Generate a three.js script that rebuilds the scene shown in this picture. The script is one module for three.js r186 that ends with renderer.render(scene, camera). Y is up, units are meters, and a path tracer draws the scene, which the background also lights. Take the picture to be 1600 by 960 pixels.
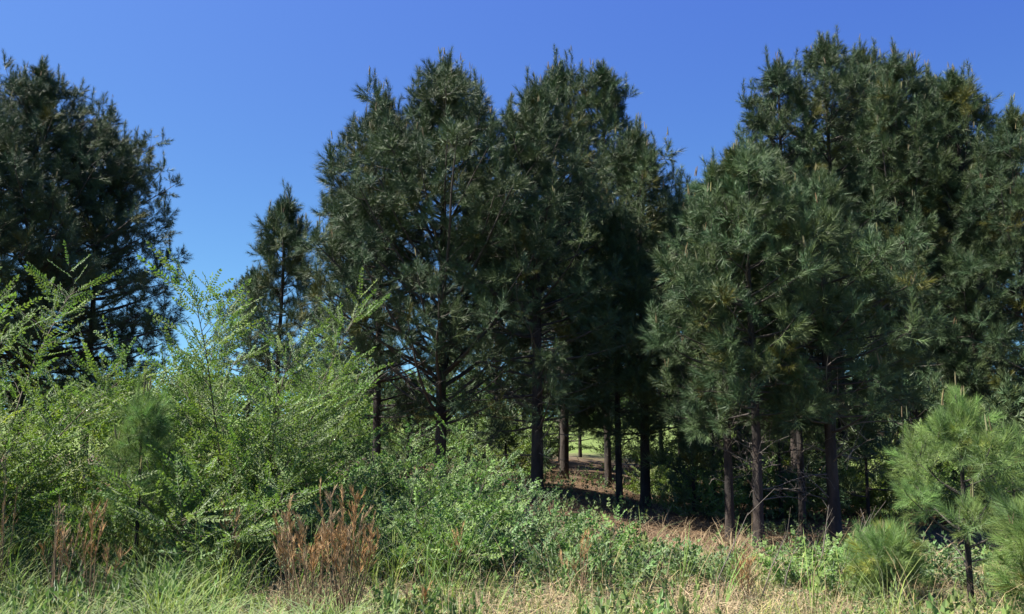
import * as THREE from 'three';

// ---------------------------------------------------------------- camera, sky, sun, exposure
const scene = new THREE.Scene();
const EYE = 1.6, PITCH = 7.4 * Math.PI / 180, FOCAL = 1305;           // focal length in photo pixels (1600 x 960)
const camera = new THREE.PerspectiveCamera(2 * Math.atan(480 / FOCAL) * 180 / Math.PI, 1600 / 960, 0.05, 3000);
camera.position.set(0, EYE, 0);
camera.rotation.set(PITCH, 0, 0);
scene.add(camera);

const SUN = new THREE.Vector3(-0.80, 1.22, 0.08).normalize();
{ // clear spring sky: deeper blue away from the sun, paler towards the horizon
  const SKY = 0.35, w = 512, h = 256, d = new Float32Array(w * h * 4);
  for (let j = 0; j < h; j++) for (let i = 0; i < w; i++) {
    const el = ((j + 0.5) / h - 0.5) * Math.PI, az = ((i + 0.5) / w - 0.5) * 2 * Math.PI;
    const x = Math.cos(el) * Math.cos(az), y = Math.sin(el), z = Math.cos(el) * Math.sin(az);
    const c = x * SUN.x + y * SUN.y + z * SUN.z, g = Math.pow((1 + c) / 2, 3);
    const e = Math.max(0, el) * 180 / Math.PI, k = Math.exp(-e / 12), hz = Math.exp(-e / 4);
    const o = (j * w + i) * 4;
    d[o] = SKY * (0.026 + 0.21 * k + 0.14 * hz + 0.15 * g);
    d[o + 1] = SKY * (0.058 + 0.60 * k + 0.10 * hz + 0.29 * g);
    d[o + 2] = SKY * (0.48 + 0.46 * k + 0.40 * g);
    d[o + 3] = 1;
  }
  const t = new THREE.DataTexture(d, w, h, THREE.RGBAFormat, THREE.FloatType);
  t.mapping = THREE.EquirectangularReflectionMapping; t.magFilter = THREE.LinearFilter; t.minFilter = THREE.LinearFilter; t.needsUpdate = true;
  scene.background = t; scene.environment = t;
}
const sun = new THREE.DirectionalLight(new THREE.Color().setRGB(1, 0.94, 0.84), 5);
sun.position.copy(SUN).multiplyScalar(60).add(new THREE.Vector3(0, 0, -18));
sun.target.position.set(0, 0, -18); scene.add(sun, sun.target);
sun.castShadow = true; sun.shadow.mapSize.set(4096, 4096);
Object.assign(sun.shadow.camera, { left: -40, right: 40, top: 40, bottom: -40, near: 1, far: 160 });
const renderer = new THREE.WebGLRenderer({ antialias: true });
renderer.toneMapping = THREE.LinearToneMapping; renderer.toneMappingExposure = 3.35; renderer.shadowMap.enabled = true;

// ---------------------------------------------------------------- helpers
const V = (x = 0, y = 0, z = 0) => new THREE.Vector3(x, y, z);
function rng(seed) { let a = seed * 2654435761 >>> 0; return () => { a = a + 0x6D2B79F5 | 0; let t = Math.imul(a ^ a >>> 15, 1 | a); t = t + Math.imul(t ^ t >>> 7, 61 | t) ^ t; return ((t ^ t >>> 14) >>> 0) / 4294967296; }; }
const lerp = (a, b, t) => a + (b - a) * t, clamp = (x, a = 0, b = 1) => Math.min(b, Math.max(a, x));
const sstep = (a, b, x) => { const t = clamp((x - a) / (b - a)); return t * t * (3 - 2 * t); };
const hash = (i, j, s = 0) => { let n = Math.imul(i, 374761393) + Math.imul(j, 668265263) + Math.imul(s, 1442695041) | 0; n = Math.imul(n ^ n >>> 13, 1274126177); return ((n ^ n >>> 16) >>> 0) / 4294967296; };
function vnoise(x, y, s = 0) { const i = Math.floor(x), j = Math.floor(y), u = x - i, v = y - j, a = u * u * (3 - 2 * u), b = v * v * (3 - 2 * v); return lerp(lerp(hash(i, j, s), hash(i + 1, j, s), a), lerp(hash(i, j + 1, s), hash(i + 1, j + 1, s), a), b); }
const fbm = (x, y, s = 0) => vnoise(x, y, s) * 0.5 + vnoise(x * 2.1, y * 2.1, s + 1) * 0.3 + vnoise(x * 4.3, y * 4.3, s + 2) * 0.2;
// real positions from the survey of the photograph: column px at a distance d, and the height seen at row py there
const gx = (px, d) => (px - 800) / FOCAL * d;
const hy = (py, d) => EYE + d * Math.tan(PITCH + Math.atan((480 - py) / FOCAL));
function ground(x, z) {
  const d = -z, side = sstep(-0.8, 4.6, x - (d - 11) * 0.12);
  const dip = -0.55 * side * sstep(9.0, 11.2, d) * (1 - sstep(26, 40, d));
  const rough = (vnoise(x * 0.7, z * 0.7, 5) - 0.5) * 0.10 * (1 - sstep(40, 90, d)) + (vnoise(x * 0.05, z * 0.05, 6) - 0.5) * 0.5 * sstep(40, 120, d);
  return dip + rough;
}
const used = {};
function numbered(n) { const k = used[n] = (used[n] ?? -1) + 1; return k ? n + '_' + String(k).padStart(3, '0') : n; }
function thing(name, label, category, x, z, group) {
  const g = new THREE.Group(); g.name = numbered(name); g.position.set(x, ground(x, z), z);
  g.userData = { label, category }; if (group) g.userData.group = group; scene.add(g); return g;
}
function part(name, geo, mat, parent, kind) { const m = new THREE.Mesh(geo, mat); m.name = name; if (kind) m.userData.kind = kind; parent.add(m); return m; }

class GB { // geometry builder
  constructor() { this.p = []; this.n = []; this.u = []; this.i = []; }
  tube(pts, rad, seg = 6, v0 = 0) {
    const b = this.p.length / 3, N = pts.length; let nx = V(1, 0, 0), v = v0;
    for (let k = 0; k < N; k++) {
      const t = pts[Math.min(k + 1, N - 1)].clone().sub(pts[Math.max(k - 1, 0)]).normalize();
      if (k === 0 && Math.abs(t.x) > 0.9) nx.set(0, 0, 1);
      nx.addScaledVector(t, -nx.dot(t)).normalize(); const bn = t.clone().cross(nx);
      if (k) v += pts[k].distanceTo(pts[k - 1]);
      for (let s = 0; s <= seg; s++) {
        const a = s / seg * 2 * Math.PI, c = Math.cos(a), q = Math.sin(a);
        const dx = nx.x * c + bn.x * q, dy = nx.y * c + bn.y * q, dz = nx.z * c + bn.z * q, r = rad[k];
        this.p.push(pts[k].x + dx * r, pts[k].y + dy * r, pts[k].z + dz * r); this.n.push(dx, dy, dz); this.u.push(s / seg * Math.max(0.15, 6.28 * rad[0]), v);
      }
    }
    for (let k = 0; k < N - 1; k++) for (let s = 0; s < seg; s++) { const a = b + k * (seg + 1) + s, c = a + seg + 1; this.i.push(a, a + 1, c, a + 1, c + 1, c); }
  }
  tri(a, b, c) { const n = b.clone().sub(a).cross(c.clone().sub(a)).normalize(); const o = this.p.length / 3; for (const q of [a, b, c]) { this.p.push(q.x, q.y, q.z); this.n.push(n.x, n.y, n.z); this.u.push(0, 0); } this.i.push(o, o + 1, o + 2); }
  // thin blade from a along dir, one taper triangle
  blade(a, dir, len, w, r) {
    const s = V(r() - 0.5, r() - 0.5, r() - 0.5).cross(dir).normalize().multiplyScalar(w / 2);
    const n = s.clone().cross(dir).normalize();
    this.tri(a.clone().add(s), a.clone().sub(s), a.clone().addScaledVector(dir, len), n);
  }
  // folded pointed leaf
  leaf(a, dir, up, len, w, fold = 0.25) {
    const s = dir.clone().cross(up).normalize(), n = s.clone().cross(dir).normalize();
    const m = a.clone().addScaledVector(dir, len * 0.45), tip = a.clone().addScaledVector(dir, len).addScaledVector(n, -len * 0.12);
    for (const k of [-1, 1]) {
      const e = m.clone().addScaledVector(s, k * w / 2).addScaledVector(n, w * fold);
      const nn = e.clone().sub(a).cross(tip.clone().sub(a)).normalize(); if (nn.dot(n) < 0) nn.negate();
      this.tri(a, e, tip, nn);
    }
  }
  build() {
    const g = new THREE.BufferGeometry();
    g.setAttribute('position', new THREE.Float32BufferAttribute(this.p, 3)); g.setAttribute('normal', new THREE.Float32BufferAttribute(this.n, 3));
    g.setAttribute('uv', new THREE.Float32BufferAttribute(this.u, 2)); g.setIndex(this.i); return g;
  }
}
const UP = V(0, 1, 0), _q = new THREE.Quaternion(), _q2 = new THREE.Quaternion(), _m = new THREE.Matrix4(), _c = new THREE.Color();
// copies of one sprig of foliage: {p, d, s, c} put into one part
function spread(name, geo, mat, list, parent, r) {
  const im = new THREE.InstancedMesh(geo, mat, list.length); im.name = name; im.userData.kind = 'stuff';
  list.forEach((t, k) => {
    _q.setFromUnitVectors(UP, t.d); _q2.setFromAxisAngle(UP, t.roll ?? r() * 6.283); _q.multiply(_q2);
    const s = t.s; _m.compose(t.p, _q, typeof s === 'number' ? V(s, s, s) : s); im.setMatrixAt(k, _m); im.setColorAt(k, _c.setRGB(...t.c));
  });
  parent.add(im); return im;
}

// ---------------------------------------------------------------- materials
function noiseTexture(n, f, srgb) {
  const d = new Uint8Array(n * n * 4);
  for (let j = 0; j < n; j++) for (let i = 0; i < n; i++) { const c = f(i / n, j / n, i, j), o = (j * n + i) * 4; d[o] = clamp(c[0]) * 255; d[o + 1] = clamp(c[1]) * 255; d[o + 2] = clamp(c[2]) * 255; d[o + 3] = 255; }
  const t = new THREE.DataTexture(d, n, n); t.wrapS = t.wrapT = THREE.RepeatWrapping; t.magFilter = THREE.LinearFilter; t.minFilter = THREE.LinearMipmapLinearFilter; t.generateMipmaps = true;
  if (srgb) t.colorSpace = THREE.SRGBColorSpace; t.needsUpdate = true; return t;
}
const tileNoise = (u, v, fu, fv, s) => { // periodic value noise
  const x = u * fu, y = v * fv, i = Math.floor(x), j = Math.floor(y), a = x - i, b = y - j, A = a * a * (3 - 2 * a), B = b * b * (3 - 2 * b), m = (k, n) => ((k % n) + n) % n;
  const H = (p, q) => hash(m(p, fu), m(q, fv), s); return lerp(lerp(H(i, j), H(i + 1, j), A), lerp(H(i, j + 1), H(i + 1, j + 1), A), B);
};
const plate = (u, v) => { const w = u + 0.05 * tileNoise(u, v, 6, 10, 3); const a = tileNoise(w, v, 9, 3, 1), b = tileNoise(w, v, 22, 9, 2), c = tileNoise(u, v, 60, 60, 4); return clamp(0.55 * sstep(0.25, 0.6, a) + 0.3 * b + 0.15 * c); };
const barkBump = noiseTexture(256, (u, v) => { const h = plate(u, v); return [h, h, h]; });
const barkColor = noiseTexture(256, (u, v) => { const h = plate(u, v), k = tileNoise(u, v, 4, 4, 9), f = 0.085 + 0.155 * h; return [f * (1.05 + 0.10 * k), f * 0.95, f * (0.87 - 0.05 * k)]; }, true);
const M = {};
M.bark = new THREE.MeshStandardMaterial({ map: barkColor, bumpMap: barkBump, bumpScale: 0.02, roughness: 0.95 });
M.twig = new THREE.MeshStandardMaterial({ color: new THREE.Color().setRGB(0.047, 0.039, 0.033), roughness: 0.9 });
M.deadwood = new THREE.MeshStandardMaterial({ color: new THREE.Color().setRGB(0.117, 0.100, 0.084), roughness: 0.9 });
M.needle = new THREE.MeshPhysicalMaterial({ color: new THREE.Color().setRGB(0.057, 0.091, 0.037), roughness: 0.5, specularIntensity: 0.6 });
M.youngNeedle = new THREE.MeshPhysicalMaterial({ color: new THREE.Color().setRGB(0.136, 0.225, 0.045), roughness: 1, transmission: 0.3, thickness: 0 });
M.candle = new THREE.MeshStandardMaterial({ color: new THREE.Color().setRGB(0.133, 0.117, 0.055), roughness: 0.9 });
M.leaf = new THREE.MeshPhysicalMaterial({ color: new THREE.Color().setRGB(0.105, 0.186, 0.022), roughness: 1, transmission: 0.45, thickness: 0 });
M.brambleLeaf = new THREE.MeshPhysicalMaterial({ color: new THREE.Color().setRGB(0.098, 0.176, 0.038), roughness: 1, transmission: 0.4, thickness: 0 });
M.stem = new THREE.MeshStandardMaterial({ color: new THREE.Color().setRGB(0.078, 0.062, 0.043), roughness: 0.9 });
M.grass = new THREE.MeshPhysicalMaterial({ color: new THREE.Color().setRGB(0.115, 0.188, 0.030), roughness: 1, transmission: 0.4, thickness: 0 });
M.straw = new THREE.MeshStandardMaterial({ color: new THREE.Color().setRGB(0.265, 0.215, 0.125), roughness: 0.9 });
M.sedgeStem = new THREE.MeshStandardMaterial({ color: new THREE.Color().setRGB(0.172, 0.113, 0.062), roughness: 0.9 });
M.litter = new THREE.MeshStandardMaterial({ color: new THREE.Color().setRGB(0.133, 0.078, 0.039), roughness: 0.9 });
M.sedgeTones = [[0.36, 0.20, 0.08], [0.38, 0.24, 0.11], [0.36, 0.26, 0.15]].map(c => new THREE.MeshStandardMaterial({ color: new THREE.Color().setRGB(...c), roughness: 0.9 }));
M.ground = new THREE.MeshStandardMaterial({ vertexColors: true, roughness: 1,
  map: noiseTexture(512, (u, v) => { const a = tileNoise(u, v, 90, 90, 1), b = tileNoise(u, v, 24, 24, 2), c = tileNoise(u, v, 200, 200, 3), k = 0.45 + 0.28 * a + 0.22 * b + 0.2 * c; return [k, k * 0.99, k * 0.97]; }, true),
  bumpMap: noiseTexture(512, (u, v) => { const k = 0.5 * tileNoise(u, v, 80, 80, 1) + 0.5 * tileNoise(u, v, 190, 190, 3); return [k, k, k]; }), bumpScale: 0.03 });

// ---------------------------------------------------------------- ground: one sheet to the horizon
{
  const xs = [], zs = [];
  for (let x = -24; x <= 24; x += 0.4) xs.push(x);
  for (const k of [28, 34, 45, 65, 100, 170, 300, 600, 1200]) { xs.push(k); xs.unshift(-k); }
  for (let z = 6; z >= -45; z -= 0.4) zs.push(z);
  for (const k of [50, 58, 70, 90, 130, 220, 400, 800, 1600]) zs.push(-k);
  for (const k of [10, 20, 60, 300]) zs.unshift(k);
  const g = new GB(), col = [];
  for (const z of zs) for (const x of xs) {
    g.p.push(x, ground(x, z), z); g.n.push(0, 1, 0); g.u.push(x / 3, z / 3);
    const d = -z, n = fbm(x * 0.5, z * 0.5, 21), m = fbm(x * 1.7, z * 1.7, 31);
    const litter = [0.085 + 0.07 * m, 0.052 + 0.035 * m, 0.03], soil = [0.075, 0.06, 0.04], grass = [0.07 + 0.04 * n, 0.10 + 0.04 * n, 0.027], dry = [0.17, 0.14, 0.082];
    let c = grass.map((q, k) => lerp(q, dry[k], sstep(0.42, 0.62, n)));
    const under = sstep(7.5, 10.5, d + (n - 0.5) * 3) * (1 - sstep(30, 36, d));
    const lit = litter.map((q, k) => lerp(q, soil[k], sstep(0.55, 0.75, n)));
    c = c.map((q, k) => lerp(q, lit[k], under));
    if (d > 33) c = c.map((q, k) => lerp(q, [0.15, 0.22, 0.035][k], sstep(33, 38, d)));
    col.push(...c);
  }
  const W = xs.length;
  for (let j = 0; j < zs.length - 1; j++) for (let i = 0; i < W - 1; i++) { const a = j * W + i; g.i.push(a, a + 1, a + W, a + 1, a + W + 1, a + W); }
  const geo = g.build(); geo.setAttribute('color', new THREE.Float32BufferAttribute(col, 3)); geo.computeVertexNormals();
  const n = geo.attributes.normal; if (n.getY(5) < 0) { for (let k = 0; k < n.count; k++) n.setXYZ(k, -n.getX(k), -n.getY(k), -n.getZ(k)); }
  const m = new THREE.Mesh(geo, M.ground); m.name = 'ground'; m.userData = { kind: 'structure', label: 'grassy ground with pine litter and a green field behind', category: 'ground' }; scene.add(m);
}

// ---------------------------------------------------------------- pines
function tuftGeo(seed, needles, len, w, shoot) {
  const r = rng(seed), g = new GB();
  g.tube([V(0, -0.06, 0), V(0, shoot, 0)], [0.006, 0.003], 3);
  for (let k = 0; k < needles; k++) {
    const t = Math.pow(r(), 0.8), a = r() * 6.283, sp = lerp(1.25, 0.28, t) + (r() - 0.5) * 0.35;
    const d = V(Math.cos(a) * Math.sin(sp), Math.cos(sp), Math.sin(a) * Math.sin(sp));
    g.blade(V(0, t * shoot, 0), d, len * (0.75 + 0.4 * r()), w, r);
  }
  return g.build();
}
function brushGeo(seed, nt, needles, len, w) { // the end of a side shoot: a rounded brush of several tufts
  const r = rng(seed), g = new GB();
  for (let q = 0; q < nt; q++) {
    const v = V(r() - .5, r() - .5, r() - .5).normalize(), o = v.clone().multiplyScalar(0.07).add(V(0, -0.12 * r(), 0)), ax = v.clone().multiplyScalar(0.95).add(V(0, 0.85, 0)).normalize(), k = 0.78 + 0.4 * r();
    _q.setFromUnitVectors(UP, ax); g.tube([o.clone().addScaledVector(ax, -0.05), o.clone().addScaledVector(ax, 0.2 * k)], [0.005, 0.003], 3);
    for (let n = 0; n < needles; n++) {
      const t = Math.pow(r(), 0.8), a = r() * 6.283, sp = lerp(1.25, 0.28, t) + (r() - 0.5) * 0.35;
      g.blade(o.clone().addScaledVector(ax, t * 0.2 * k), V(Math.cos(a) * Math.sin(sp), Math.cos(sp), Math.sin(a) * Math.sin(sp)).applyQuaternion(_q), len * k * (0.75 + 0.4 * r()), w, r);
    }
  }
  return g.build();
}
const tufts = [1, 2, 3].map(s => tuftGeo(s, 76, 0.155, 0.0058, 0.20));
const farTufts = [4, 5].map(s => tuftGeo(s, 28, 0.165, 0.017, 0.20));
const fineTufts = [6, 7].map(s => tuftGeo(s, 120, 0.17, 0.0038, 0.22));
const brushes = [31, 32, 33, 34].map(s => brushGeo(s, 8, 62, 0.15, 0.0055)), farBrushes = [35, 36].map(s => brushGeo(s, 6, 22, 0.165, 0.017)), fineBrushes = [37, 38].map(s => brushGeo(s, 6, 100, 0.165, 0.0040));
const candleGeo = (() => { const g = new GB(); g.tube([V(0, 0, 0), V(0, 0.06, 0), V(0, 0.13, 0)], [0.006, 0.008, 0.003], 4); return g.build(); })();

function pine(o) {
  const r = rng(o.seed), H = o.H, R = o.R, cb = o.cb, tr = o.tr;
  const tree = thing(o.name ?? 'pine_tree', o.label, o.category ?? 'tree', o.x, o.z, o.group);
  const lx = (o.lean ?? 0) * H, bend = (r() - 0.5) * 0.15, bend2 = (r() - 0.5) * 0.15;
  const axis = y => { const t = y / H; return V(lx * t + bend * Math.sin(t * 5) * H * 0.06, y, bend2 * Math.sin(t * 4 + 1) * H * 0.06); };
  const trunkR = y => tr * Math.pow(Math.max(0, 1 - y / H), 0.8) + 0.008 + tr * 0.22 * Math.exp(-Math.max(0, y) / (tr * 1.4));
  { const g = new GB(), p = [], q = []; const n = o.far ? 14 : 30; for (let k = 0; k <= n; k++) { const y = -0.15 + (H + 0.15) * k / n; p.push(axis(y)); q.push(trunkR(y)); } g.tube(p, q, o.far ? 7 : 12); part('trunk', g.build(), M.bark, tree); }
  const list = [], candles = [], upper = new GB(), near = !o.far;
  const dens = o.density ?? (o.far ? 0.8 : 1), tone = o.tone ?? [1, 1, 1], ts = o.tuft ?? 1;
  const put = (p, d, s = 1) => {
    const k = 0.75 + 0.5 * r(), y = (r() - 0.5) * 0.25;
    list.push({ p: p.clone(), d: d.clone().add(V(r() - .5, r() - .5, r() - .5).multiplyScalar(0.5)).normalize(), s: ts * s * (0.8 + 0.45 * r()), c: [tone[0] * k * (1 + y), tone[1] * k, tone[2] * k * (1 - y)] });
  };
  const balls = [];
  const brush = (p, d, f = 1) => { const k = 0.66 + 0.66 * r(), y = r() < 0.05 ? 0.55 : (r() - 0.5) * 0.3; balls.push({ p: p.clone(), d: d.clone().multiplyScalar(0.8).add(V((r() - .5) * .5, 0.42, (r() - .5) * .5)).normalize(), s: ts * f * (0.68 + 0.55 * r()), c: [tone[0] * k * (1 + y), tone[1] * k, tone[2] * k * (1 - y)] }); };
  const reach = t => R * Math.pow(Math.max(0.02, 1 - t), (o.taper ?? 0.56) * 0.85) * (0.72 + 0.28 * Math.min(1, t / 0.25));
  let y = cb; const CH = H - cb;
  while (y < H - 0.12 * ts) {
    const t = (y - cb) / CH, n = Math.round((o.whorl ?? 4.6) * (0.8 + 0.5 * r())), a0 = r() * 6.283;
    for (let k = 0; k < n; k++) {
      const yy = y + (r() - 0.5) * 0.3 * ts; if (yy > H - 0.05) continue;
      const co = !o.fine && t > 0.42 && r() < 0.16, az = a0 + k / n * 6.283 + (r() - 0.5) * 0.7, el0 = co ? 1.0 + 0.2 * r() : lerp(o.el0 ?? 0.08, 0.66, t) + (r() - 0.5) * 0.35, curl = 0.2 + 0.4 * r();
      const lead = (o.spire ?? 0.45) * (t > 0.25 ? 1 : 0.3) * (0.3 + r()), em = Math.min(1.1, el0 + curl * 0.4), N = near ? 8 : 5;
      const L = co ? Math.min(2.4, (H - yy) * (0.7 + 0.25 * r())) : Math.max(0.08, Math.min(reach(t) * (0.76 + 0.33 * r()) / Math.cos(em), ((H - yy) * (0.64 + 0.34 * r()) - lead) / Math.sin(Math.max(0.1, em))));
      const pts = [axis(yy)], rad = [], dirs = [], r0 = Math.min(trunkR(yy) * 0.5, 0.010 + L * 0.0105);
      let A = az, E = el0 - 0.12;
      for (let s = 0; s <= N; s++) {
        rad.push(r0 * (1 - s / N * 0.8)); const d = V(Math.cos(A) * Math.cos(E), Math.sin(E), Math.sin(A) * Math.cos(E)); dirs.push(d);
        if (s < N) pts.push(pts[s].clone().addScaledVector(d, L / N)); A += (r() - 0.5) * 0.22; E = Math.min(1.35, E + curl / N + (r() - 0.5) * 0.12);
      }
      const big = near && L > 0.9 * ts && t < 0.7, g = big ? new GB() : upper;
      g.tube(pts, rad, big ? 6 : 4);
      const at = s => { const f = clamp(s) * N, i = Math.min(N - 1, Math.floor(f)); return pts[i].clone().lerp(pts[i + 1], f - i); };
      // side shoots end in rounded brushes of needle tufts on the outer part of the limb
      const inner = lerp(o.inner ?? 0.48, 0.15, Math.min(1, t * 1.5)), step = 0.36 / dens / Math.max(0.3, L) * ts; let side = r() < 0.5 ? 1 : -1;
      for (let s = inner * (0.8 + 0.4 * r()); s < 0.97; s += step * (0.7 + 0.6 * r())) {
        side = -side; const b = at(s), dir = dirs[Math.min(N, Math.floor(s * N))];
        const lat = dir.clone().cross(UP).normalize().multiplyScalar(side).applyAxisAngle(dir, (r() - 0.5) * 2.2);
        const l2 = (0.20 + 0.30 * L * (1 - s) * (0.5 + 0.8 * r())) * (0.8 + 0.4 * r()) * ts, d2 = dir.clone().multiplyScalar(0.6).addScaledVector(lat, 0.85).normalize();
        const m = b.clone().addScaledVector(d2, l2 * 0.5), e = m.clone().addScaledVector(d2.clone().add(V(0, 0.3, 0)).normalize(), l2 * 0.5);
        g.tube([b, m, e], [rad[N] * 1.1, rad[N] * 0.8, 0.003], 3);
        brush(e, d2);
        if (l2 > 0.5) brush(m, d2, 0.75);
      }
      brush(pts[N], dirs[N]);
      // upturned leader of the limb
      const tip = pts[N];
      const top = tip.clone().add(V((r() - .5) * 0.1, lead, (r() - .5) * 0.1));
      upper.tube([tip, top], [0.006, 0.003], 3);
      for (let q = 0; q <= lead; q += 0.11 * ts) put(tip.clone().lerp(top, q / Math.max(lead, 0.01)), V((r() - .5) * 0.5, 1, (r() - .5) * 0.5).normalize(), 0.8);
      if (r() < (o.candles ?? 0.35)) for (let q = 0; q < 2; q++) candles.push({ p: top.clone().add(V((r() - .5) * 0.06, 0.12, (r() - .5) * 0.06)), d: V((r() - .5) * 0.5, 1, (r() - .5) * 0.5).normalize(), s: (0.8 + 0.7 * r()) * Math.max(0.75, ts), c: [0.8 + 0.4 * r(), 0.8 + 0.4 * r(), 0.8 + 0.4 * r()] });
      if (big) part('branch', g.build(), M.twig, tree);
    }
    y += (o.gap ?? 0.40) * lerp(1, 0.62, t) * (0.8 + 0.4 * r());
  }
  for (let q = H - 0.9 * ts; q <= H; q += 0.06) put(axis(q), V((r() - .5) * 1.1, 1, (r() - .5) * 1.1).normalize(), 0.85);
  candles.push({ p: axis(H).add(V(0, 0.12, 0)), d: UP.clone(), s: 0.9, c: [1, 1, 1] });
  // bare dead limbs below the living crown
  for (let k = 0; k < (o.dead ?? 0); k++) {
    const g = new GB(), yy = lerp(o.deadFrom ?? 0.7, cb + 0.3 * CH, r()), az = r() * 6.283, L = R * (0.25 + 0.6 * r()), pts = [axis(yy)], rad = []; let E = 0.25 + (r() - 0.4) * 0.7, A = az;
    for (let s = 0; s <= 6; s++) { rad.push((0.006 + 0.006 * L) * (1 - s / 7)); if (s < 6) pts.push(pts[s].clone().add(V(Math.cos(A) * Math.cos(E), Math.sin(E), Math.sin(A) * Math.cos(E)).multiplyScalar(L / 6))); A += (r() - .5) * 0.5; E += (r() - .55) * 0.4; }
    g.tube(pts, rad, 4);
    for (let q = 0; q < 5; q++) { const i = 1 + Math.floor(r() * 5), b = pts[i], e = b.clone().add(V(r() - .5, r() - .35, r() - .5).multiplyScalar(0.7 * L)); g.tube([b, b.clone().lerp(e, .5).add(V(0, .04, 0)), e], [0.005, 0.004, 0.002], 3); }
    part('dead_branch', g.build(), M.deadwood, tree);
  }
  if (upper.i.length) part('twigs', upper.build(), M.twig, tree, 'stuff');
  const pick = (far, fine, mid) => { const gs = o.far ? far : o.fine ? fine : mid; return gs[o.seed % gs.length]; }, nm = o.fine ? M.youngNeedle : M.needle;
  const crown = spread('crown', pick(farBrushes, fineBrushes, brushes), nm, balls, tree, r);
  spread('leading_shoots', pick(farTufts, fineTufts, tufts), nm, list, crown, r);
  if (candles.length) spread('new_shoots', candleGeo, M.candle, candles, tree, r);
  return tree;
}
// px of the trunk, distance, row of the tip, half width in px, row where the living crown starts
function grove(px, d, top, half, low, label, o = {}) {
  const x = gx(px, d), z = -d, g0 = ground(x, z), H = hy(top, d) - g0 - (o.fine ? 0.1 : 0.32);
  return pine({ x, z, H, R: 1.1 * half / FOCAL * d, cb: hy(low, d) - g0, label, ...o, tr: 0.69 * (o.tr ?? 0.013 * H + 0.02) });
}
const G1 = 'pines at the edge of the grove', G2 = 'pines further back in the grove';
// left of the gap of sky
grove(35, 24, 98, 222, 640, 'large dark pine at the far left with a broad crown', { seed: 11, group: G2, taper: 0.5, dead: 4, density: 1.25, inner: 0.35 });
grove(140, 26, 185, 122, 640, 'dark pine at the right side of the left pine clump, beside the open sky', { seed: 12, group: G2, taper: 0.45, density: 1.25, inner: 0.35 });
grove(-80, 22, 120, 170, 640, 'dark pine cut by the left edge of the picture', { seed: 13, group: G2 });
grove(390, 42, 420, 65, 640, 'small distant pine tip showing above the feathery green shrub', { seed: 14, group: G2, far: 1 });
// the middle clump
grove(436, 20, 305, 48, 600, 'narrow young pine standing out at the left of the big central pine', { seed: 15, group: G1, dead: 3, gap: 0.34 });
grove(690, 17, 92, 206, 655, 'big central pine with wide crown and dark limbs fanning from its trunk', { seed: 16, group: G1, dead: 26, el0: 0.55, inner: 0.66, tr: 0.17, taper: 0.55, gap: 0.36 });
grove(592, 17.6, 150, 140, 650, 'pine with a pointed tip behind the left flank of the big central pine', { seed: 17, group: G1, dead: 10, taper: 0.6 });
grove(838, 16.5, 128, 160, 665, 'pine with a thick dark trunk right of the big central pine', { seed: 18, group: G1, dead: 22, tr: 0.17, taper: 0.55 });
grove(880, 22, 92, 90, 620, 'tall pine with twin tips behind the right flank of the central clump', { seed: 19, group: G2, dead: 6 });
grove(948, 21, 98, 62, 600, 'slim pine with a single high spire right of the twin tips', { seed: 20, group: G2, dead: 6, tr: 0.12 });
grove(965, 17.5, 330, 80, 680, 'thin shaded pine between the two dark trunks of the central gap', { seed: 21, group: G1, dead: 8, tr: 0.10 });
grove(1004, 18, 195, 112, 680, 'dark round-topped pine beside the notch of sky', { seed: 22, group: G1, dead: 10, tr: 0.15, taper: 0.45 });
// the right clump, front row
grove(1132, 14.2, 265, 105, 655, 'leftmost front pine of the right clump with pale drooping sprays', { seed: 23, group: G1, dead: 18, tr: 0.11, taper: 0.45, tone: [1.1, 1.12, 1.1] });
grove(1175, 13.6, 215, 125, 640, 'front pine of the right clump with a slim straight trunk', { seed: 24, group: G1, dead: 20, tr: 0.12, taper: 0.48, tone: [1.2, 1.2, 1.15] });
grove(1292, 14, 262, 160, 665, 'stout front pine of the right clump with many bare lower branches', { seed: 25, group: G1, dead: 30, tr: 0.15, taper: 0.42, tone: [1.1, 1.12, 1.05] });
grove(1243, 15.6, 300, 90, 650, 'small pine between the slim and the stout front pine', { seed: 26, group: G1, dead: 12, tr: 0.09 });
// the right clump, tall row behind
grove(1236, 20, 84, 78, 480, 'tall pine with a thin spire at the left of the right skyline', { seed: 27, group: G2, dead: 5 });
grove(1312, 21, 57, 110, 480, 'tallest pine of the right skyline', { seed: 28, group: G2, dead: 5 });
grove(1372, 23, 74, 70, 470, 'tall pine just right of the tallest one', { seed: 29, group: G2, dead: 4 });
grove(1424, 19.5, 84, 95, 640, 'tall dark pine in the middle of the right skyline', { seed: 30, group: G2, dead: 9 });
grove(1478, 22, 112, 90, 620, 'tall blunt pine third from the right edge', { seed: 31, group: G2, dead: 6 });
grove(1524, 19, 112, 92, 640, 'tall pine with a notched spire second from the right edge', { seed: 32, group: G2, dead: 10 });
grove(1610, 18, 170, 95, 650, 'dark pine cut by the right edge of the picture', { seed: 33, group: G2, dead: 10 });
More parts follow.
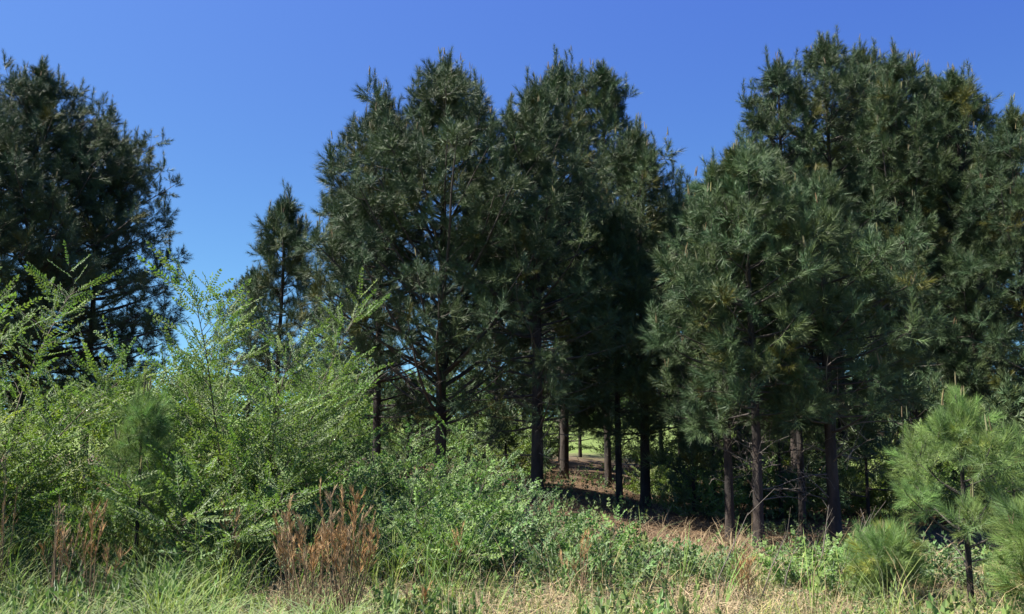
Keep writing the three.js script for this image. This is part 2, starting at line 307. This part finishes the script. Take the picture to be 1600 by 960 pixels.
// depth of the grove
[[745, 27, 330, 'between the central trunks'], [775, 24, 300, 'behind the thick trunk of the centre'], [560, 30, 300, 'behind the left flank of the centre'], [875, 29, 300, 'beside the view of the green field'], [905, 33, 280, 'by the green field'], [1060, 25, 330, 'left of the notch of sky'], [1085, 29, 300, 'under the notch of sky'], [1150, 24, 250, 'behind the slim front pine'], [1205, 27, 230, 'behind the small front pine'], [1335, 26, 190, 'behind the stout front pine'], [1395, 28, 180, 'right of the stout front pine'], [1450, 25, 210, 'under the right skyline'], [1505, 30, 200, 'behind the young roadside pine'], [1560, 24, 230, 'near the right edge'], [1030, 35, 330, 'at the back of the gap'], [1270, 33, 220, 'at the back of the right clump']].forEach(([px, d, top, where], k) => grove(px, d, top, 62 + (k % 5) * 9, 630 + (k % 4) * 18, 'slender background pine ' + where, { seed: 50 + k, group: G2, far: 1, dead: 5, tuft: 1.2, tr: 0.09 + 0.012 * (k % 4), candles: 0 }));
[[1078, 17, 640, 'right of the central gap'], [1212, 17.5, 600, 'between the slim and stout front pines'], [1345, 16.5, 620, 'right of the stout front pine'], [1405, 18, 560, 'behind the knee-high seedling'], [1570, 16, 590, 'behind the young roadside pine at the right edge'], [1110, 19, 600, 'behind the leftmost front pine'], [790, 20, 620, 'left of the thick dark trunk'], [640, 21, 600, 'left behind the big central pine'], [1470, 20, 540, 'under the right skyline'], [1270, 21, 560, 'just left behind the stout front pine']].forEach(([px, d, top, where], k) => grove(px, d, top, 60 + 7 * (k % 4), 770, 'shaded pine sapling ' + where, { name: 'pine_sapling', seed: 70 + k, group: 'saplings inside the grove', far: 1, dead: 3, tuft: 0.95, gap: 0.5, density: 0.75, tr: 0.05, candles: 0, inner: 0.45 }));
// young pines in the open
const yo = { name: 'young_pine', group: 'young roadside pines', fine: 1, candles: 0.5, spire: 0.12, whorl: 5, gap: 0.26, inner: 0.3, el0: 0.4, tuft: 0.72 };
grove(1492, 7.2, 606, 112, 840, 'bright green young pine with pale candles and bare lower trunk at right', { ...yo, seed: 81, tr: 0.028, taper: 0.85, dead: 3, deadFrom: 0.15, density: 1.0, gap: 0.44, spire: 0.24, tuft: 0.62, whorl: 5.5, inner: 0.45 });
grove(1366, 7.6, 836, 36, 905, 'knee-high bushy pine seedling left of the young pine', { ...yo, seed: 82, tr: 0.016, gap: 0.10, density: 1.0, taper: 0.5, tuft: 0.72, spire: 0.04 });
grove(1616, 6.0, 790, 48, 935, 'bushy pine seedling cut by the right edge', { ...yo, seed: 83, tr: 0.016, gap: 0.13, density: 0.9, taper: 0.5, spire: 0.05, tuft: 0.72 });
grove(228, 8.1, 620, 44, 790, 'soft green young pine in front of the feathery shrub at left', { ...yo, seed: 84, tr: 0.02, gap: 0.30, density: 0.7, tuft: 0.58, spire: 0.2, taper: 0.8, inner: 0.5 });

// ---------------------------------------------------------------- leafy shrubs and brambles
function sprayGeo(seed, pairs, len, leaf, w) { // a twig with leaflets in two rows
  const r = rng(seed), g = new GB();
  g.tube([V(0, 0, 0), V(0.01, len * 0.5, 0), V(0, len, 0)], [0.0025, 0.002, 0.001], 3);
  for (let k = 0; k < pairs; k++) for (const s of [-1, 1]) {
    const t = (k + 0.6 + r() * 0.3) / pairs, d = V(s * (0.9 - 0.3 * t), 0.55 + 0.2 * r(), (r() - 0.5) * 0.7).normalize();
    g.leaf(V(0, t * len, 0), d, V((r() - .5) * 0.5, (r() - .5) * 0.5, 1).normalize(), leaf * (1.05 - 0.4 * t) * (0.8 + 0.4 * r()), w);
  }
  g.leaf(V(0, len, 0), UP, V(0, 0, 1), leaf * 0.8, w); return g.build();
}
const sprays = [sprayGeo(21, 8, 0.28, 0.05, 0.024), sprayGeo(22, 7, 0.24, 0.046, 0.025), sprayGeo(23, 9, 0.30, 0.048, 0.022)];
const brambleSprays = [sprayGeo(24, 3, 0.16, 0.06, 0.036), sprayGeo(25, 4, 0.18, 0.052, 0.034)];
function shrub(o) {
  const r = rng(o.seed), s0 = thing(o.name ?? 'shrub', o.label, o.category ?? 'shrub', o.x, o.z, o.group), list = [];
  const tone = o.tone ?? [1, 1, 1];
  const put = (p, d, s) => { if (p.y < 0.02) return; const k = 0.7 + 0.6 * r(), y = (r() - .4) * 0.35; list.push({ p, d: d.normalize(), s: s * (o.spray ?? 1), c: [tone[0] * k * (1 + y), tone[1] * k, tone[2] * k] }); };
  for (let k = 0; k < o.stems; k++) {
    const g = new GB(), az = k * 2.4 + r(), out = Math.sqrt((k + 0.5) / o.stems), N = 9;
    const L = o.H * (1.15 - (o.dome ?? 0.3) * out) * (0.75 + 0.35 * r()); let E = 1.45 - out * (o.splay ?? 0.5) * (0.7 + 0.5 * r()), A = az;
    const pts = [V(Math.cos(az) * 0.12 * out * o.R, -0.05, Math.sin(az) * 0.12 * out * o.R)], rad = [], dirs = [];
    for (let s = 0; s <= N; s++) { const d = V(Math.cos(A) * Math.cos(E), Math.sin(E), Math.sin(A) * Math.cos(E)); dirs.push(d); rad.push((o.thick ?? 0.012) * (1 - s / N * 0.85)); if (s < N) pts.push(pts[s].clone().addScaledVector(d, L / N)); E -= (o.arch ?? 0.8) * out / N * (0.4 + 1.2 * s / N) * (0.7 + 0.6 * r()); A += (r() - .5) * 0.3; }
    g.tube(pts, rad, 5);
    for (let s = (o.from ?? 0.2); s < 1; s += 0.085 / L / (o.density ?? 1) * (0.7 + 0.6 * r())) {
      const f = s * N, i = Math.min(N - 1, Math.floor(f)), b = pts[i].clone().lerp(pts[i + 1], f - i), dir = dirs[i];
      const a = r() * 6.283, side = V(Math.cos(a), 0.25, Math.sin(a)), l2 = (0.16 + (o.twig ?? 0.5) * (1 - s * 0.65) * r()) * Math.min(1, L), d2 = dir.clone().multiplyScalar(0.8).addScaledVector(side, 0.9).normalize();
      const m = b.clone().addScaledVector(d2, l2 * 0.5), e = m.clone().addScaledVector(d2.clone().add(V(0, -(o.droop ?? 0.3), 0)).normalize(), l2 * 0.5);
      g.tube([b, m, e], [0.004, 0.003, 0.0015], 3);
      let k2 = 1; for (let q = 0.06; q <= l2; q += 0.085) { k2 = -k2; const lat = d2.clone().cross(UP).normalize().multiplyScalar(k2); put(b.clone().lerp(q < l2 / 2 ? m : e, q < l2 / 2 ? q / l2 * 2 : q / l2), d2.clone().addScaledVector(lat, 0.8 + 0.4 * r()).add(V(0, (r() - .4) * 0.6, 0)), 0.7 + 0.5 * r()); }
      put(e.clone(), d2.clone().add(V(0, (r() - .5) * 0.5, 0)), 0.9 + 0.4 * r());
    }
    part('stem', g.build(), o.stemMat ?? M.stem, s0);
  }
  const gs = o.geos ?? sprays; spread('foliage', gs[o.seed % gs.length], o.mat ?? M.leaf, list, s0, r); return s0;
}
function bush(px, d, top, half, label, o) { const x = gx(px, d), z = -d; return shrub({ x, z, H: hy(top, d) - ground(x, z), R: half / FOCAL * d, label, ...o }); }
const GS = 'feathery shrubs at the left';
bush(385, 9.6, 455, 190, 'tall feathery bright green shrub left of the central pine', { seed: 101, stems: 11, splay: 0.42, arch: 0.75, twig: 0.5, thick: 0.016, group: GS, density: 1.2 });
bush(268, 10.6, 500, 110, 'bright green shrub in front of the dark left pines', { seed: 102, stems: 5, splay: 0.35, arch: 0.7, twig: 0.6, group: GS });
bush(470, 10.0, 550, 120, 'bright green shrub with arching sprays reaching under the central pine', { seed: 103, stems: 5, splay: 0.5, arch: 0.9, twig: 0.45, group: GS });
bush(-45, 8.2, 372, 130, 'tall shrub with layered sprays at the left edge', { seed: 104, stems: 9, splay: 0.45, arch: 1.0, twig: 0.7, group: GS, thick: 0.015 });
bush(60, 9.2, 650, 120, 'rounded yellow-green bush low at the left', { seed: 105, stems: 22, splay: 1.0, arch: 0.9, twig: 0.4, tone: [1.35, 1.2, 0.9], group: GS });
bush(150, 9.9, 670, 110, 'grey-green bush between the yellow-green bush and the feathery shrub', { seed: 106, stems: 18, splay: 1.0, arch: 0.8, twig: 0.4, tone: [0.9, 0.9, 1.3], group: GS });
bush(330, 8.7, 640, 130, 'small-leaved bush at the foot of the tall feathery shrub', { seed: 107, stems: 20, splay: 0.95, arch: 0.7, twig: 0.4, group: GS });
bush(530, 10.8, 690, 110, 'dull green bush under the left flank of the central pine', { seed: 108, stems: 12, splay: 0.7, arch: 0.8, twig: 0.4, tone: [0.9, 0.95, 1.1], group: GS });
bush(30, 8.8, 735, 110, 'weedy green bush low at the left edge', { seed: 109, stems: 16, splay: 1.0, arch: 0.9, twig: 0.4, tone: [1.1, 1.1, 1.1], group: GS });
bush(140, 8.6, 760, 90, 'low weedy bush in front of the grey-green bush', { seed: 110, stems: 14, splay: 1.0, arch: 0.9, twig: 0.35, tone: [1, 1.05, 1.1], group: GS });
const GB_ = 'brambles in front of the grove', br = { name: 'bramble_bush', category: 'bramble', group: GB_, geos: brambleSprays, mat: M.brambleLeaf, splay: 1.0, arch: 1.3, twig: 0.45, thick: 0.005, droop: 0.4, from: 0.12, spray: 0.85, density: 1.3 };
[[600, 11.5, 690, 90, 'bramble bush under the pointed-tip pine'], [680, 11.8, 690, 80, 'bramble bush at the foot of the big central pine'], [745, 12, 720, 80, 'bramble bush in front of the trunks of the centre'], [640, 9.8, 745, 90, 'bright bramble mound behind the tall sedge'], [725, 9.6, 755, 90, 'bramble mound below the foot of the central pine'], [800, 9.9, 775, 80, 'bramble mound in front of the thick dark trunk'], [620, 8.7, 790, 70, 'bramble just right of the big sedge clump'], [705, 8.5, 800, 80, 'bramble low in the middle of the picture'], [780, 8.6, 815, 70, 'bramble beside the pale stalk'], [860, 9.2, 800, 60, 'bramble at the lower right of the thick dark trunk'], [500, 9.4, 740, 80, 'bramble behind the left part of the sedge clump'], [430, 8.6, 775, 70, 'bramble left of the sedge clump'], [345, 8.0, 800, 60, 'bramble with a long leafy runner at the lower left'], [930, 8.6, 825, 60, 'straggly bramble in the dry grass of the centre right'], [1030, 8.4, 845, 60, 'thin bramble beside the shaded bank'], [1095, 8.1, 862, 50, 'small bramble in front of the shaded bank'], [1245, 7.9, 850, 28, 'narrow fresh green weed at the edge of the shaded bank'], [880, 8.2, 835, 55, 'bramble beside the faded sedge of the centre right'], [985, 7.8, 865, 50, 'low grey-green bramble in the dry grass'], [1290, 8.4, 850, 50, 'tangled bramble left of the seedling pine'], [1440, 8.2, 845, 45, 'weedy bramble between the seedling and the young pine']].forEach(([px, d, top, half, label], k) => bush(px, d, top - (half > 65 ? 8 : 5), half, label, { ...br, seed: 120 + k, stems: half > 65 ? 20 : 12, tone: k % 3 === 1 ? [1.15, 1.2, 0.9] : k % 3 === 2 ? [0.9, 0.95, 1.1] : [1, 1, 1] }));
// low leafy growth between the trunks, lit beyond the grove
[[1060, 22, 690, 'right of the field view'], [1150, 20, 720, 'behind the slim front pine'], [1360, 24, 600, 'with sunlit leaves behind the stout front pine'], [1240, 28, 620, 'deep behind the small front pine'], [1420, 21, 640, 'behind the young roadside pine'], [1560, 22, 590, 'at the right edge of the grove'], [800, 22, 680, 'left of the thick dark trunk'], [740, 26, 630, 'deep behind the central trunks'], [985, 30, 660, 'right beside the view of the green field'], [1330, 18, 700, 'just behind the stout trunk'], [640, 24, 640, 'behind the left flank of the centre'], [1500, 17, 690, 'low at the right of the grove'], [580, 27, 620, 'deep behind the pointed-tip pine'], [690, 30, 630, 'straight behind the big central pine'], [845, 29, 665, 'left beside the view of the green field'], [1100, 31, 650, 'deep behind the leftmost front pine'], [1180, 33, 640, 'far back behind the slim trunk'], [1300, 32, 610, 'far back behind the stout trunk'], [1450, 29, 600, 'far back under the right skyline'], [1090, 17, 745, 'low between the central gap and the front pines'], [1225, 18, 745, 'low between the slim and stout trunks'], [1020, 20, 735, 'at the right of the dark central trunks'], [520, 25, 610, 'behind the arching shrub'], [1400, 18, 690, 'low behind the seedling pine']].forEach(([px, d, top, where], k) => bush(px, d, top, 70, 'understory bush ' + where, { name: 'understory_bush', seed: 150 + k, stems: 11, splay: 0.95, arch: 0.8, twig: 0.6, spray: 1.6, density: 0.55, tone: [[1.15, 1.05, 1], [0.95, 1, 1], [1.05, 1, 0.9]][k % 3], group: 'bushes inside the grove' }));

// ---------------------------------------------------------------- far wood beyond the field
{
  const r = rng(501), g = new GB(); for (let k = 0; k < 60; k++) { const p = V(r() - .5, r() - .5, r() - .5).multiplyScalar(1.6), d = V(r() - .5, r() - .5, r() - .5).normalize(); g.leaf(p, d, V(r() - .5, 1, r() - .5).normalize(), 0.42, 0.3); }
  const list = [];
  for (let k = 0; k < 2600; k++) { const x = (r() - .5) * 260, d = 105 + 18 * r(), top = 3.5 + 5 * fbm(x * 0.13, 3.3, 55), y = top * Math.pow(r(), 0.8), b = 0.7 + 0.5 * r(); list.push({ p: V(x, ground(x, -d) + y, -d), d: UP.clone(), s: 0.8 + 0.5 * r(), c: [b, b, b * 1.2] }); }
  const m = spread('distant_wood', g.build(), M.leaf, list, scene, r); m.userData = { kind: 'stuff', label: 'low dark line of distant woods beyond the green field', category: 'woods' };
}

// ---------------------------------------------------------------- dead sedge clumps and stalks
function plume(g, p, d, len, r, fluff) { const n = Math.round(150 * len * fluff); for (let k = 0; k < n; k++) { const t = r(), q = p.clone().addScaledVector(d, len * t), a = r() * 6.283, o = V(Math.cos(a), 0, Math.sin(a)); g.blade(q, d.clone().addScaledVector(o, 0.5 * r()).normalize(), 0.03 + 0.04 * r(), 0.0035, r); } }
function sedge(px, d, top, half, n, label, o = {}) {
  const x = gx(px, d), z = -d, g0 = ground(x, z), H = hy(top, d) - g0, R = half / FOCAL * d, r = rng(o.seed), t = thing('dead_sedge_clump', label, 'dry grass', x, z, 'dead sedge clumps');
  for (let k = 0; k < n; k++) {
    const a = r() * 6.283, q = Math.sqrt(r()), base = V(Math.cos(a) * R * 0.35 * q, -0.05, Math.sin(a) * R * 0.35 * q), h = H * (0.58 + 0.44 * r()), tip = V(Math.cos(a) * R * q * 1.25 + (r() - .5) * 0.2, h, Math.sin(a) * R * q * 1.25 + (r() - .5) * 0.14).add(V((o.lean ?? 0) * h, 0, 0));
    const mid = base.clone().lerp(tip, 0.55).add(V((r() - .5) * .05, 0.03, (r() - .5) * .05)), g = new GB(); g.tube([base, mid, tip], [0.004, 0.0035, 0.002], 4);
    for (let b = 0; b < 4; b++) { const f = 0.05 + r() * 0.5; g.blade(base.clone().lerp(tip, f), V(r() - .5, 0.9, r() - .5).normalize(), 0.2 + 0.2 * r(), 0.005, r); }
    const dir = tip.clone().sub(mid).normalize(), hl = h * (0.26 + 0.24 * r()) * (o.head ?? 1), fl = (o.fluff ?? 3) * 0.95;
    const st = part('stalk', g.build(), M.sedgeStem, t), pg = new GB();
    plume(pg, tip.clone().addScaledVector(dir, -hl), dir, hl * 1.03, r, fl);
    for (let b = 0; b < 5; b++) { const p = tip.clone().addScaledVector(dir, -hl * r()), a1 = r() * 6.283, e = dir.clone().add(V(Math.cos(a1) * 0.5, -0.1, Math.sin(a1) * 0.5)).normalize(); plume(pg, p, e, 0.05 + 0.07 * r(), r, fl); }
    part('seed_head', pg.build(), M.sedgeTones[Math.floor(r() * 3)], st, 'stuff');
  }
}
sedge(548, 6.5, 768, 34, 18, 'tall rust-coloured dead sedge clump with the fullest plumes', { seed: 201 });
sedge(474, 6.6, 778, 26, 12, 'rust-coloured sedge clump just left of the fullest one', { seed: 202 });
sedge(510, 6.4, 805, 44, 11, 'thin sedge clump between the two fullest clumps', { seed: 203, fluff: 2 });
sedge(375, 7.8, 780, 10, 4, 'small sedge clump left of the big sedge group', { seed: 204 });
sedge(165, 6.6, 790, 40, 7, 'sparse forked orange sedge stalks at the lower left', { seed: 205, fluff: 2 });
sedge(112, 6.5, 765, 36, 9, 'bent dry sedge stalks in tall green grass at the lower left', { seed: 206, lean: 0.05, fluff: 0.8 });
sedge(655, 6.4, 905, 6, 3, 'short sedge tuft at the bottom of the picture', { seed: 207, fluff: 2 });
sedge(720, 8.0, 830, 8, 4, 'faded sedge in front of the brambles', { seed: 208, fluff: 1.2 });
sedge(905, 7.6, 835, 22, 5, 'faded sedge in the dry grass of the centre right', { seed: 209, fluff: 1.5 });
sedge(1155, 7.4, 868, 10, 7, 'short orange sedge in front of the shaded bank', { seed: 210, head: 1.4, fluff: 2 });
sedge(30, 7.2, 710, 14, 4, 'thin dry sedge stalks at the left edge', { seed: 211, fluff: 0.7 });
function stalk(px, d, top, lean, label, seed, twigs = 3) {
  const x = gx(px, d), z = -d, H = hy(top, d) - ground(x, z), r = rng(seed), g = new GB(), e = V(lean * H, H, (r() - .5) * 0.2), m = e.clone().multiplyScalar(0.5).add(V((r() - .5) * .04, 0, 0));
  g.tube([V(0, -0.05, 0), m, e], [0.006, 0.005, 0.002], 5);
  for (let k = 0; k < twigs; k++) { const b = m.clone().lerp(e, r()); g.tube([b, b.clone().add(V((r() - .5) * 0.3 + lean * .2, 0.2 * r() + .05, (r() - .5) * 0.3))], [0.003, 0.0015], 3); }
  const o = new THREE.Mesh(g.build(), M.deadwood); o.name = numbered('dry_stalk'); o.position.set(x, ground(x, z), z); o.userData = { label, category: 'stalk', group: 'bare dry stalks' }; scene.add(o);
}
stalk(803, 7.6, 845, 0.0, 'pale upright dry stalk in the middle of the foreground', 301, 0);
stalk(820, 9.2, 790, 0.02, 'pale thin stalk in front of the thick dark trunk', 302, 1);
stalk(1090, 7.4, 800, 0.5, 'bare twig leaning right across the shaded bank', 303);
stalk(1170, 7.4, 830, 0.45, 'second leaning twig at the shaded bank', 304);
stalk(1205, 7.6, 860, 0.35, 'short leaning twig right of the shaded bank', 305);
[1255, 1280, 1300, 1318, 1335, 1240].forEach((px, k) => stalk(px, 7.9 + 0.15 * k, 790 + 14 * k, 0.25 + 0.12 * ((k * 7) % 4), 'grey bare twig ' + ['rising left of the seedling pine', 'leaning over the dark hollow', 'thin among the brush by the seedling pine', 'just left of the seedling pine', 'touching the seedling pine', 'at the right end of the shaded bank'][k], 310 + k, 5));

// ---------------------------------------------------------------- grass, straw and litter (uncountable)
function clumpGeo(seed, n, h, w, lay) {
  const r = rng(seed), g = new GB();
  for (let k = 0; k < n; k++) {
    const a = r() * 6.283, b = V(Math.cos(a), 0, Math.sin(a)), p0 = b.clone().multiplyScalar(0.06 * r()), L = h * (0.55 + 0.6 * r()); let E = 1.5 - lay * (0.3 + r()); const P = [p0];
    for (let s = 0; s < 3; s++) { P.push(P[s].clone().add(V(b.x * Math.cos(E), Math.sin(E), b.z * Math.cos(E)).multiplyScalar(L / 3))); E -= 0.25 + 0.4 * r() * (lay + 0.4); }
    const s = V(-b.z, 0, b.x), W = [w, w * 0.9, w * 0.6];
    for (let q = 0; q < 2; q++) { const nn = P[q + 1].clone().sub(P[q]).cross(s).normalize(), a1 = P[q].clone().addScaledVector(s, W[q] / 2), a2 = P[q].clone().addScaledVector(s, -W[q] / 2), b1 = P[q + 1].clone().addScaledVector(s, W[q + 1] / 2), b2 = P[q + 1].clone().addScaledVector(s, -W[q + 1] / 2); g.tri(a1, a2, b1, nn); g.tri(a2, b2, b1, nn); }
    const nn = P[3].clone().sub(P[2]).cross(s).normalize(); g.tri(P[2].clone().addScaledVector(s, W[2] / 2), P[2].clone().addScaledVector(s, -W[2] / 2), P[3], nn);
  }
  return g.build();
}
function field(name, label, geo, mat, n, seed, test) {
  const r = rng(seed), list = [];
  for (let k = 0; k < n; k++) {
    const d = lerp(4.6, 14, Math.pow(r(), 1.3)), x = (r() - 0.5) * 2 * (d * 0.66 + 1.2), t = test(x, d, r); if (!t) continue;
    if (x > -2.15 && x < -1.05 && d < 7.4) { if (t.h > 0.8) t.h *= 0.5; }   // the dead sedge keeps the grass short around it
    list.push({ p: V(x, ground(x, -d) - 0.01, -d), d: V((r() - .5) * 0.5, 1, (r() - .5) * 0.5).normalize(), s: V(t.w ?? t.h, t.h, t.w ?? t.h), c: t.c });
  }
  const m = spread(name, geo, mat, list, scene, r); m.userData = { kind: 'stuff', label, category: 'grass' };
}
const lefty = (x, d) => 1 - sstep(-0.52, -0.12, x / d + (vnoise(x * 1.5, d * 1.5, 77) - 0.5) * 0.35); // lush on the left, dry on the right
const patch = (x, d, f, k) => fbm(x * f, d * f, k);
field('tall_grass', 'tall green grass in the left foreground', clumpGeo(401, 9, 0.62, 0.0085, 0.3), M.grass, 11000, 402, (x, d, r) => { const k = lefty(x, d), n = patch(x, d, 1.3, 61); if (d > 9.2 || r() > k * 1.7 * sstep(0.26, 0.58, n) + 0.02) return null; const b = 0.7 + 0.75 * r(); return { h: (0.45 + 1.5 * Math.max(0, n - 0.25)) * (0.75 + 0.5 * r()) * lerp(0.6, 1.45, sstep(5, 8, d)), w: 1.0, c: [b * (0.85 + .5 * r()), b, b] }; });
field('short_grass', 'short mixed green grass of the foreground', clumpGeo(403, 10, 0.24, 0.007, 0.8), M.grass, 15000, 404, (x, d, r) => { const n = patch(x, d, 1.1, 63); if (d > 9.5 || r() > sstep(0.28, 0.6, n)) return null; const b = 0.6 + 0.9 * r(); return { h: 0.5 + 1.1 * r() * n * 1.6, w: 0.7 + 0.6 * r(), c: [b * (1 + .6 * r()), b, b] }; });
field('dry_grass', 'dry tan grass of the right foreground', clumpGeo(405, 14, 0.30, 0.0045, 1.15), M.straw, 24000, 406, (x, d, r) => { const n = patch(x, d, 1.1, 63), k = (1 - lefty(x, d) * 0.55) * (1.15 - sstep(0.35, 0.65, n)); if (d > 9 || r() > k) return null; const b = 0.5 + 0.9 * r(); return { h: 0.4 + 1.1 * r(), w: 0.8 + 0.8 * r(), c: [b * 1.05, b * (0.92 + .14 * r()), b * (0.8 + .3 * r())] }; });
field('dry_stems', 'thin upright straw stems among the foreground grass', clumpGeo(407, 4, 0.8, 0.0045, 0.25), M.straw, 3400, 408, (x, d, r) => { if (d > 9 || d < 5.4 || patch(x, d, 1.6, 65) < 0.45) return null; const b = 0.6 + 0.7 * r(); return { h: 0.3 + 0.65 * r(), c: [b, b * 0.93, b * 0.85] }; });
field('leafy_weeds', 'small leafy weeds mixed into the foreground grass', brambleSprays[1], M.brambleLeaf, 12000, 409, (x, d, r) => { const n = patch(x, d, 1.4, 67); if (d > 9.5 || d < 5.8 || n < 0.52 || r() > lefty(x - 2, d) + 0.15) return null; const b = 0.8 + 0.7 * r(); return { h: 0.8 + 1.1 * r(), w: 0.8 + 0.5 * r(), c: [b * (0.9 + .4 * r()), b, b * 0.9] }; });
{ // mixed low growth on the litter between the trunks
  const r = rng(421), list = [], dry = [];
  for (let k = 0; k < 8000; k++) { const d = lerp(8.8, 26, Math.pow(r(), 1.2)), x = (r() - 0.5) * 1.5 * d, n = fbm(x * 0.9, d * 0.6, 95); if (n < 0.46) { if (r() < 0.55) { const b = 0.5 + 0.5 * r(); dry.push({ p: V(x, ground(x, -d), -d), d: V((r() - .5) * .5, 1, (r() - .5) * .5).normalize(), s: 0.5 + 0.7 * r(), c: [b, b * 0.9, b * 0.85] }); } continue; } const b = 0.6 + 0.6 * r(); list.push({ p: V(x, ground(x, -d) + 0.02 + 0.3 * r() * r(), -d), d: V((r() - .5) * 1.6, 1, (r() - .5) * 1.6).normalize(), s: 0.55 + 0.6 * r(), c: [b * (0.9 + .4 * r()), b, b] }); }
  const m = spread('undergrowth', brambleSprays[0], M.brambleLeaf, list, scene, r); m.userData = { kind: 'stuff', label: 'low leafy undergrowth on the ground between the pine trunks', category: 'undergrowth' };
  const m2 = spread('dead_undergrowth', clumpGeo(423, 7, 0.6, 0.006, 0.7), M.straw, dry, scene, r); m2.userData = { kind: 'stuff', label: 'dead brown stems standing on the needle litter under the pines', category: 'undergrowth' };
}
{ // fallen needles
  const r0 = rng(411), g = new GB(); for (let k = 0; k < 14; k++) g.blade(V((r0() - .5) * .2, 0.004 + 0.02 * r0(), (r0() - .5) * .2), V(r0() - .5, (r0() - .5) * 0.25, r0() - .5).normalize(), 0.16, 0.006, r0);
  const r = rng(412), list = [];
  for (let k = 0; k < 6500; k++) { const d = lerp(8.5, 24, r()), x = (r() - 0.5) * 1.5 * d; if (vnoise(x * 0.8, d * 0.8, 91) < 0.3) continue; const b = 0.6 + 0.7 * r(); list.push({ p: V(x, ground(x, -d), -d), d: UP.clone(), s: 0.8 + 0.8 * r(), c: [b, b * (0.9 + .25 * r()), b] }); }
  const m = spread('pine_litter', g.build(), M.litter, list, scene, r); m.userData = { kind: 'stuff', label: 'rust-brown fallen pine needles on the ground under the pines', category: 'litter' };
}

scene.traverse(o => { if (o.isMesh) { o.castShadow = true; o.receiveShadow = true; } });
renderer.render(scene, camera);
